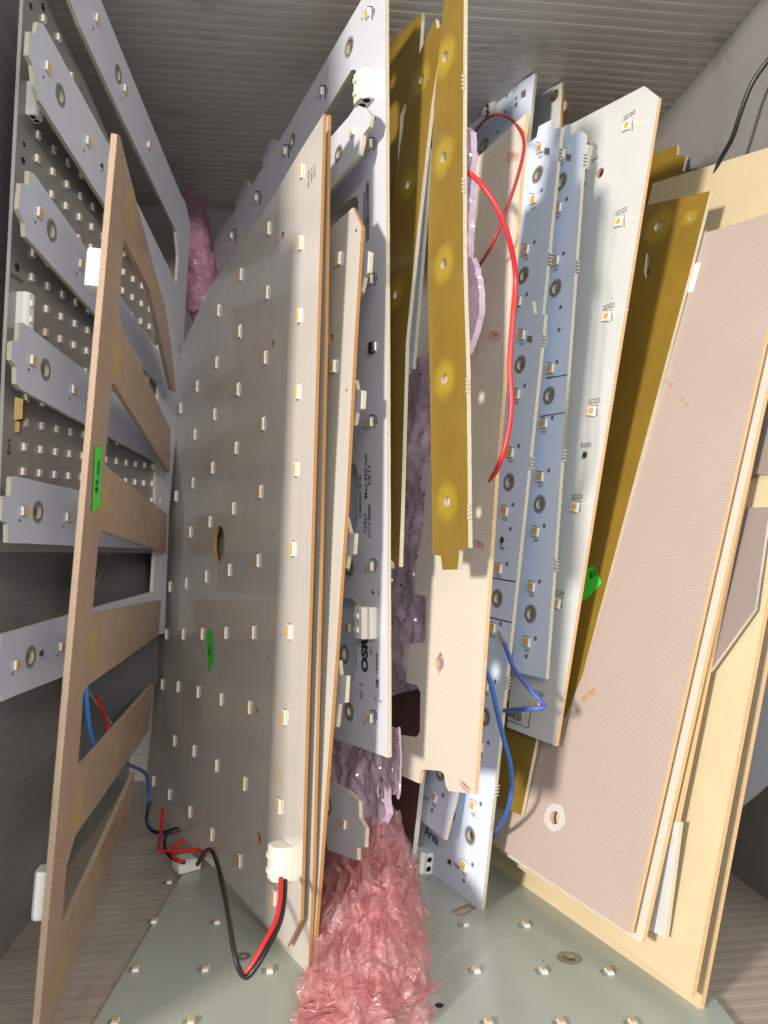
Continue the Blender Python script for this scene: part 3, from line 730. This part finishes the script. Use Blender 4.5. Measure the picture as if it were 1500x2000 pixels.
# ------------------------------------------------------------------ blue white strips
def strip_parts(b, leds, rings=(), dots=(), res=(), label=True):
    for i, (x, y) in enumerate(leds):
        led(b, x, y, 3.5, 3.5, .75, True, phos=(.70, .74), off=(-.12, .05), rot=-4)
        if label: text(b, x-1, y+17, '%d0%d' % (1+i % 2, 21+i//2), 1.5, -4, 'inkgrey')
        patch(b, 'corner_mark', [(x-9, y-13), (x+1, y-12), (x+1, y-10.5), (x-9, y-11.5)], 'inkgrey')
    for x, y in rings: ring(b, x, y, 2.0, 3.0)
    for x, y in dots: dot(b, x, y, .85)
    for x, y in res: resistor(b, x, y)
S1 = Board('led_board', 'lavender board with a white two-hole connector, standing rear of the beige board', 'circuit board', ((1046, 146, .62), (1008, 480, .62), -0.40),
      [(1045, 143), (1005, 520), (880, 540), (890, 245), (907, 230)], ('blue', 'blue', 'pale'), .0014, holes=[(945, 285, .0024)])
patch(S1, 'test_pad', [(1018, 180), (1027, 174), (1027, 188), (1018, 193)], 'gold'); ring(S1, 945, 285, 2.4, 3.2)
for x, y in ((990, 188), (1008, 192), (987, 218), (972, 258)): dot(S1, x, y, .8)
dot(S1, 1008, 205, 1.2, 'solder', 'solder_blob'); text(S1, 1007, 175, 'J016', 2.0, 20, 'inkgrey')
connector(S1, 962, 224, 9, 7, 3.6, 12, 'connw', 'top')
S2 = Board('plain_board', 'plain grey board with one round hole, peeking up left of the white board', 'circuit board', ((1099, 162, .63), (1082, 500, .63), -0.40),
      [(1099, 160), (1077, 520), (1015, 540), (1030, 350), (1041, 190)], ('white', 'cream', 'ora'), .0014, holes=[(1083, 187, .0027)])
Board('plain_board', 'narrow board edge showing just right of the plain grey board', 'circuit board', ((1106, 197, .65), (1085, 500, .65), -0.40), [(1106, 196), (1085, 520), (1060, 530), (1080, 210)], ('white', 'cream', 'ora'), .0014)
o3 = [(1096, 248), (1035, 850), (1018, 1020), (960, 1010), (1003, 560), (1016, 330), (1028, 283), (1048, 268), (1052, 247), (1080, 232), (1077, 254)]
S3 = Board('strip_board', 'blue white LED strip with tabbed top, left of the two tall ones', 'circuit board', ((1096, 248, .545), (1035, 850, .545), -0.37),
      teeth(o3, (300, 505, 700)), ('blue', 'blue', 'pale'), .0014, holes=[(1050, 341, .0020), (1022, 538, .0020)])
strip_parts(S3, ((1056, 290), (1043, 390), (1028, 489), (1013, 590)), ((1050, 341), (1022, 538)), ((1058, 372), (1044, 473), (1029, 575)))
patch(S3, 'test_pad', [(1064, 288), (1074, 290), (1073, 303), (1063, 301)], 'inkgrey')
o4 = [(1142, 262), (1108, 740), (1066, 1326), (1000, 1311), (1003, 1250), (1040, 850), (1062, 500), (1090, 300), (1101, 246), (1113, 242), (1116, 263), (1137, 256)]
S4 = Board('strip_board', 'blue white LED strip with tabbed top, against the white labelled board', 'circuit board', ((1142, 262, .535), (1066, 1326, .525), -0.38),
      teeth(o4, (310, 520, 890, 1105)), ('blue', 'blue', 'pale'), .0014, holes=[(1096, 355, .0020), (1085, 563, .0020), (1072, 773, .0020), (1054, 985, .0020), (1036, 1199, .0020)])
strip_parts(S4, ((1097, 304), (1091, 407), (1086, 510), (1076, 720), (1063, 827), (1056, 932), (1047, 1039), (1039, 1146), (1030, 1254)),
      ((1096, 355), (1085, 563), (1072, 773), (1054, 985), (1036, 1199)), ((1107, 389), (1101, 495), (1095, 600), (1092, 644), (1088, 707), (1079, 816), (1072, 919), (1063, 1027), (1054, 1136), (1046, 1247), (1028, 1282)))
patch(S4, 'test_pad', [(1106, 300), (1116, 302), (1115, 315), (1105, 313)], 'gold')
for a, c in (((1066, 738), (1108, 731)), ((1056, 812), (1104, 805))): patch(S4, 'printed_line', [a, c, (c[0], c[1]+2), (a[0], a[1]+2)], 'ink')
o5 = [(1064, 614), (940, 1782), (847, 1711), (790, 1666), (812, 1500), (850, 1200), (900, 900), (960, 740), (1001, 635), (1012, 602), (1040, 588), (1043, 612)]
S5 = Board('led_board', 'long blue white board reaching the floor with a white two-hole connector at its foot', 'circuit board', ((1064, 614, .528), (940, 1782, .5545), -0.366),
      teeth(o5, (665, 905, 1335, 1545)), ('blue', 'blue', 'pale'), .0014,
      holes=[(1016, 712, .0020), (994, 942, .0020), (971, 1169, .0020), (947, 1400, .0020), (918, 1632, .0020), [(892, 1552), (889, 1600), (880, 1608), (874, 1600), (876, 1560), (886, 1545)]])
strip_parts(S5, ((1020, 655), (1010, 770), (998, 884), (987, 998), (975, 1111), (963, 1226), (950, 1338), (939, 1457), (925, 1574), (908, 1691)),
      ((1016, 712), (994, 942), (971, 1169), (947, 1400), (918, 1632)), ((1025, 753), (1013, 871), (1002, 986), (997, 1033), (990, 1102), (978, 1218), (967, 1331), (954, 1451), (939, 1570), (923, 1689), (906, 1720)), ((982, 1055),))
patch(S5, 'test_pad', [(1030, 655), (1040, 657), (1039, 670), (1029, 668)], 'gold')
text(S5, 981, 1071, 'R005', 1.5, -4, 'inkgrey')
resistor(S5, 880, 1684, 1.6, 2.8, 90); text(S5, 892, 1692, 'R008', 1.8, 0, 'inkgrey'); text(S5, 843, 1632, 'Area', 5.6, 0, 'ink')
for a, c in (((951, 1126), (1007, 1135)), ((946, 1202), (1000, 1215))): patch(S5, 'printed_line', [a, c, (c[0], c[1]+2.4), (a[0], a[1]+2.4)], 'ink')
connector(S5, 836, 1680, 7, 8.5, 5, 0, 'connw', 'side')
S6 = Board('strip_board', 'short blue white strip end lying over the word printed on the long board', 'circuit board', ((890, 1550, .575), (868, 1638, .575), -0.366),
      [(897, 1490), (890, 1555), (868, 1640), (820, 1601), (822, 1500), (840, 1440), (895, 1440)], ('blue', 'blue', 'pale'), .0014, holes=[(862, 1508, .0020)])
led(S6, 850, 1557, 3.2, 3.2, .8, True, phos=(.62, .68), off=(-.15, 0), rot=-10); ring(S6, 862, 1508, 2.0, 3.0); dot(S6, 865, 1553, .9); dot(S6, 844, 1583, .9)
text(S6, 848, 1573, '1021', 1.7, 0, 'inkgrey'); text(S6, 833, 1560, 'R008', 1.6, 0, 'inkgrey')

# ------------------------------------------------------------------ white labelled board
W1 = Board('led_board', 'speckled white LED board with black printed part numbers and clipped top corner', 'circuit board', ((1287, 190, .495), (1085, 1457, .525), -0.42),
      [(1258, 168), (1287, 190), (1085, 1457), (990, 1420), (1006, 1250), (1046, 900), (1080, 400), (1112, 244)], ('white', 'cream', 'oralt'), .0014, holes=[(1172, 338, .0019)])
for x, y, s_ in ((1226, 245, '2D30'), (1210, 433, '1D22'), (1186, 618, '2D22'), (1157, 803, '1D23'), (1124, 990, '2D23'), (1088, 1178, '1D24'), (1048, 1374, '2D24')):
    led(W1, x, y, 3.6, 3.6, .7, True, True, -6, (.66, .66)); text(W1, x+3, y-19, s_, 2.6, 6, 'inkgrey')
    patch(W1, 'corner_mark', [(x+8, y-13), (x+10, y-13), (x+10, y+10), (x+8, y+10)], 'inkgrey')
    a = W1.loc(x, y)
    patch(W1, 'raised_trace', [(x+14, y-6), (x+52-(y/60), y-14), (x+52-(y/60), y-12.5), (x+14, y-4.5)], 'ledw', .00004)
resistor(W1, 1143, 889, 1.8, 3.0, -6); text(W1, 1145, 870, 'R005', 2.5, 4, 'inkgrey'); text(W1, 1162, 311, 'J018', 2.0, 8, 'inkgrey')
connector(W1, 1146, 311, 4.5, 9, 2.6, -6, 'conn')
for x, y in ((1148, 283), (1141, 361)): patch(W1, 'pad_mark', [(x-3, y-2), (x+3, y-4), (x+3, y), (x-3, y+2)], 'ink')
barcode(W1, 1004, 1395, 8, 3.4, 0)
for q in ([(985, 1403), (1031, 1421), (1031, 1422.5), (985, 1404.5)], [(1031, 1422), (1036, 1390), (1037.5, 1390), (1032.5, 1422)]): patch(W1, 'printed_line', q, 'ink')

# ------------------------------------------------------------------ amber boards on the right
Y2b = amber('wide amber board leaning on the beige woven board, green sticker near its lower end', ((1387, 373, .508), (1115, 1403, .530), -0.40),
      [(1387, 373), (1345, 540), (1115, 1403), (1060, 1395), (1120, 1000), (1200, 600), (1250, 404)], [(1286, 441, .0020), [(1270, 492), (1263, 494), (1258, 530), (1262, 545), (1270, 530)], (1348, 425, .0009)])
patch(Y2b, 'price_sticker', [(1160, 1105), (1177, 1138), (1150, 1168), (1120, 1185), (1110, 1130)], 'sticker', .0003)
text(Y2b, 1159, 1122, '$5', 3.5, 30, 'ink', z=.0004)
rear_conn(Y2b, 1341, 540, 6, 11, 4.5); rear_conn(Y2b, 1154, 1240, 6, 11, 4.5)
amber('amber strip end showing below the white labelled board', ((1047, 1440, .552), (1018, 1591, .552), -0.38), [(1062, 1370), (1018, 1592), (960, 1568), (985, 1370)], [])
amber('amber board with a notched tab at its top, beyond the white board', ((1340, 303, .60), (1300, 520, .60), -0.40),
      [(1340, 303), (1333, 333), (1313, 345), (1303, 371), (1285, 520), (1215, 530), (1235, 330), (1282, 297), (1323, 283), (1322, 303)], [])

# ------------------------------------------------------------------ beige and yellow boards on the right
R1 = Board('woven_board', 'large beige woven-faced board with a scuffed bolt hole, front of the right stack', 'circuit board', ((1553, 402, .4376), (1230, 1822, .4376), -0.30),
      [(1554, 400), (1230, 1823), (960, 1646), (930, 1625), (1040, 1250), (1180, 800), (1280, 485)], ('beige', 'grey', 'oralt'), .0014, holes=[(1084, 1597, .0024)])
sc = [(1084+21*math.cos(a)*(1+.04*math.sin(5*a)), 1597+27*math.sin(a)*(1+.04*math.cos(7*a))) for a in [2*math.pi*i/28 for i in range(28)]]
inr = [(1084+9*math.cos(a), 1597+13*math.sin(a)) for a in [2*math.pi*i/28 for i in range(28)]]
sv = [tuple(R1.at(*p, 0.00008)) for p in sc+inr]
mesh_obj('scuff_ring', sv, [(i, 28+i, 28+(i+1) % 28, (i+1) % 28) for i in range(28)], [MT['scuff']], R1.root)
for x, y in ((1301, 745), (1309, 753), (1333, 781), (1341, 790)): dot(R1, x, y, .8, 'rust', 'stain')
for x, y in ((1150, 1355), (1141, 1365), (1158, 1350)): dot(R1, x, y, 1.3, 'rust', 'stain')
Board('woven_board', 'second beige board of the right stack, lip showing past the front one', 'circuit board', ((1576, 410, .4346), (1253, 1843, .4346), -0.30),
      [(1578, 400), (1253, 1844), (975, 1662), (1080, 1250), (1300, 490)], ('cream', 'grey', 'oralt'), .0014)
Board('woven_board', 'third board of the right stack, ending short above the grey strip end', 'circuit board', ((1545, 520, .443), (1313, 1648, .4358), -0.30),
      [(1549, 500), (1313, 1649), (1230, 1600), (1400, 560)], ('yellow', 'grey', 'oralt'), .0014)
Board('strip_board', 'short grey strip end low in the right stack before the yellow boards', 'circuit board', ((1345, 1480, .433), (1299, 1832, .4322), -0.30),
      [(1328, 1605), (1299, 1832), (1250, 1808), (1258, 1605)], ('white', 'white', 'pale'), .0014)
Board('slotted_board', 'taupe board with a white angled edge in front of the yellow boards', 'circuit board', ((1530, 800, .4337), (1473, 1190, .4207), -0.30),
      [(1560, 560), (1502, 1000), (1474, 1190), (1387, 1311), (1360, 1300), (1420, 900), (1480, 560)], ('taupe', 'white', 'alu'), .0010,
      holes=[[(1520, 925), (1515, 990), (1430, 992), (1440, 925)]])
Board('yellow_board', 'tall yellow board at the right, its lower edge above the outermost one', 'circuit board', ((1673, 238, .430), (1350, 1948, .4140), -0.30),
      [(1673, 235), (1467, 1333), (1350, 1949), (1117, 1771), (960, 1655), (1020, 1400), (1275, 358)], ('yellow', 'white', 'oralt'), .0016)
Board('yellow_board', 'outermost yellow board at the right with its corner on the bin floor', 'circuit board', ((1690, 260, .436), (1362, 1996, .4210), -0.30),
      [(1692, 262), (1488, 1333), (1362, 1996), (950, 1698), (990, 1550), (1300, 420)], ('yellow', 'white', 'oralt'), .0016)
Board('plain_board', 'bluish white board with a rounded lower corner at the right edge', 'circuit board', ((1590, 800, .492), (1530, 1500, .492), -0.30),
      [(1592, 780), (1532, 1490), (1522, 1510), (1500, 1530), (1473, 1553), (1443, 1578), (1400, 1590), (1430, 1000), (1470, 800)], ('lav', 'lav', 'alu'), .0014)

# ------------------------------------------------------------------ bubble wrap
def wrap(name, label, lumps, m, layers=(('outer_film', 1.0), ('inner_film', .87), ('inner_film', .76))):
    """crumpled bubble wrap: soft folded lumps of film set with round bubbles, a second film layer inside each"""
    root = bpy.data.objects.new(name, None); C.objects.link(root); root.empty_display_size = .01
    tag(root, label, 'bubble wrap')
    for c, ax_u, ax_v, ax_w, nu, nv, crum, bub, zmin in lumps:
        c = Vector(c); sd = R.random()*20
        for layer, k in layers:
            V = []; Fc = []
            for j in range(nv+1):
                ph = math.pi*j/nv
                for i in range(nu):
                    th = 2*math.pi*i/nu
                    d = Vector((math.copysign(abs(math.cos(th))**.8, math.cos(th))*math.sin(ph)**.75, math.cos(ph), math.copysign(abs(math.sin(th))**.8, math.sin(th))*math.sin(ph)**.75))
                    off = Vector(ax_u)*d.x+Vector(ax_v)*d.y+Vector(ax_w)*d.z
                    q = off*70+Vector((sd, k*5, 0))
                    r = 1+crum*(1.3*noise.noise(q*.8)+.8*(.3-abs(noise.noise(q*1.7))))
                    g = off*(1/.0105)+Vector((sd, sd, k)); dist, _p = noise.voronoi(g)
                    dome = max(0, 1-(dist[0]/.58)**2)**.5*(.55+.9*noise.noise(g*.5+Vector((3, 1, 2))))
                    nd = Vector((d.x/Vector(ax_u).length, 0, 0))
                    p = c+off*r*k+off.normalized()*(bub*dome+.0011*max(0, 1-4*abs(noise.noise(g*1.1+Vector((7, 0, 0)))))+.0006*max(0, 1-4*abs(noise.noise(g*2.4))))
                    if zmin is not None and p.z < zmin: p.z = zmin
                    V.append(tuple(p))
            for j in range(nv):
                for i in range(nu):
                    a = j*nu+i; b = j*nu+(i+1) % nu; Fc.append((a, b, b+nu, a+nu))
            mesh_obj(layer, V, Fc, [MT[m if k > .8 else m+'core']], root, None, True)
    return root
def uu(x, y, z): return Vector((x*S, y*S, z*S))
bw = wrap('bubble_wrap', 'crumpled pink bubble wrap lying on the bin floor between the stacks',
     [(uu(.052, .530, .024), uu(.030, -.004, .002), uu(.004, .074, .010), uu(.002, .004, .030), 60, 80, .16, .0026, .0025),
      (uu(.030, .440, .006), uu(.036, .004, .001), uu(.010, .050, .002), uu(0, .002, .013), 60, 80, .22, .0020, .0022)], 'bubble', (('inner_film', .70),))
def fold(k, n, parent):
    """one ruffled fold of film: a sheet standing on the floor, leaning back, gathered into sharp pleats with bubbles between"""
    f = k/(n-1.0); sd = 13.7*k
    yc = .575-.165*f; xc = .060-.021*f; hw = .037+.004*f; top = .044*(1-f)**.7+.018; lean = .040
    nu, nv = 84, 64; V = []; Fc = []
    for j in range(nv+1):
        t = j/nv
        for i in range(nu+1):
            q = 2*i/nu-1
            edge = (1-abs(q)**2.6)**.6 if abs(q) < 1 else 0
            rag = 1+.22*noise.noise(Vector((q*2.6, sd, 0)))+.12*noise.noise(Vector((q*7, sd, 3)))+.05*noise.noise(Vector((q*23, sd, 5)))
            z = .004+top*(.25+.75*edge)*rag*math.sin(t*1.45)/.99
            x = xc+hw*q*(1-.15*t)+.006*noise.noise(Vector((t*3, q*2, sd)))
            y = yc+lean*(1-math.cos(t*1.5))+.026*abs(q)**2.2
            p = uu(x, y, z)
            g = Vector((x*S, y*S*.3, z*S))
            # gathers run roughly up the sheet, spreading from a pinch
            pl = .5-abs(noise.noise(Vector((q*3.2+.8*noise.noise(g*60), t*1.1, sd))))*2
            cr = max(0, 1-5*abs(noise.noise(g*150+Vector((sd, 0, 0)))))+.6*max(0, 1-5*abs(noise.noise(g*330+Vector((0, sd, 0)))))
            dist, _p = noise.voronoi(g*92+Vector((sd, 0, sd)))
            dm = max(0, 1-(dist[0]/.55)**2)**.5
            d = .0042*pl+.0010*cr+.0024*dm*(.4+.9*abs(noise.noise(g*40)))
            V.append(tuple(p+Vector((.15*q, -.8, .45))*d))
    for j in range(nv):
        for i in range(nu):
            a = j*(nu+1)+i; Fc.append((a, a+1, a+nu+2, a+nu+1))
    mesh_obj('film_fold', V, Fc, [MT['bubble']], parent, None, True)
for k in range(7): fold(k, 7, bw)
wrap('bubble_wrap', 'pink bubble wrap roll standing far back in the left corner',
     [(P(388, 520, .84), uu(.016, 0, .003), uu(-.008, .0, .078), uu(0, -.018, 0), 80, 120, .22, .0024, None)], 'bubble2')

# ------------------------------------------------------------------ wires
wire('thick red wire curving over the beige tabbed board', [(900, 328, .445), (925, 345, .44), (950, 372, .435), (975, 415, .435), (995, 470, .44), (1007, 540, .45), (1002, 620, .45), (996, 710, .45), (999, 790, .45), (993, 845, .452), (978, 900, .456), (958, 940, .47)], .82, 'wred')
wire('thin dark red wire looping out of the rear connector', [(925, 262, .60), (945, 237, .58), (968, 224, .55), (992, 229, .50), (1012, 248, .465), (1023, 275, .45), (1021, 305, .447), (1008, 355, .446), (985, 420, .446), (960, 480, .452), (930, 528, .48)], .52, 'wdred')
wire('blue wire hanging beside the foot of the long blue white board', [(930, 1270, .50), (943, 1298, .50), (957, 1330, .50), (969, 1380, .50), (983, 1440, .505), (996, 1490, .51), (1000, 1530, .515), (994, 1575, .52), (978, 1612, .54), (955, 1645, .58)], .82, 'wblue')
b2 = wire('violet blue wire with a tinned end soldered to the long blue board', [(985, 1257, .535), (994, 1280, .525), (1004, 1306, .515), (1022, 1330, .505), (1045, 1358, .498), (1062, 1376, .492), (1058, 1383, .488), (1038, 1384, .492), (1010, 1386, .51), (985, 1388, .53)], .82, 'wblue2')
tube('tinned_end', [P(974, 1233, .558), P(979, 1245, .548), P(985, 1257, .536)], .0007, 'solder', b2)
wire('black cable running up the right wall behind the yellow boards', [(1530, 80, .485), (1500, 118, .495), (1468, 165, .505), (1446, 222, .515), (1430, 270, .525), (1405, 316, .54), (1390, 360, .55)], .85, 'wblack', 'cable')
wire('red lead from the connector of the large grey board', [(549, 1716, .470), (547, 1760, .455), (538, 1800, .445), (515, 1845, .435), (492, 1885, .43), (478, 1904, .43)], .78, 'wred')
wire('black lead from the connector looping down and back past the grey board', [(557, 1720, .470), (554, 1765, .455), (545, 1805, .445), (520, 1855, .432), (497, 1893, .427), (480, 1908, .428), (466, 1890, .433), (456, 1850, .44), (447, 1790, .455), (437, 1740, .48), (427, 1695, .51), (414, 1662, .55), (400, 1664, .58), (386, 1688, .60)], .78, 'wblack')
wire('blue wire dropping behind the brown comb board', [(170, 1290, .47), (168, 1340, .47), (170, 1385, .475), (178, 1440, .49), (195, 1480, .53), (230, 1490, .60), (262, 1498, .66), (286, 1515, .72), (290, 1560, .74), (288, 1600, .72), (300, 1622, .70), (330, 1630, .70)], .75, 'wblue')
wire('red wire behind the brown comb board', [(190, 1360, .62), (203, 1395, .60), (215, 1428, .57), (235, 1460, .60)], .75, 'wred')
wire('black wire in the tangle below the large grey board', [(294, 1565, .73), (286, 1600, .72), (296, 1622, .70), (318, 1626, .69), (345, 1618, .68)], .75, 'wblack')
wire('red wire in the tangle below the large grey board', [(318, 1580, .70), (314, 1630, .67), (312, 1660, .645), (345, 1662, .635), (385, 1660, .63), (400, 1672, .62)], .75, 'wred')
wire('black wire arching into the white plug on the floor', [(350, 1620, .66), (326, 1630, .655), (322, 1655, .645), (335, 1675, .63), (360, 1685, .62)], .75, 'wblack')
wire('second red wire running into the white plug on the floor', [(360, 1640, .655), (340, 1655, .645), (338, 1672, .63), (355, 1684, .62)], .7, 'wred')
v, f = profile([(-.0045, 0), (.0045, 0), (.005, .0025), (.003, .0048), (-.002, .0052), (-.005, .003)][::-1], -.004, .004, .0008)
o = mesh_obj('plug', v, f, [MT['connw']]); o.location = floor_pt(364, 1697, .0018); o.rotation_euler = (0, 0, .5)
tag(o, 'small white plug on the floor board where the wires meet', 'plug')
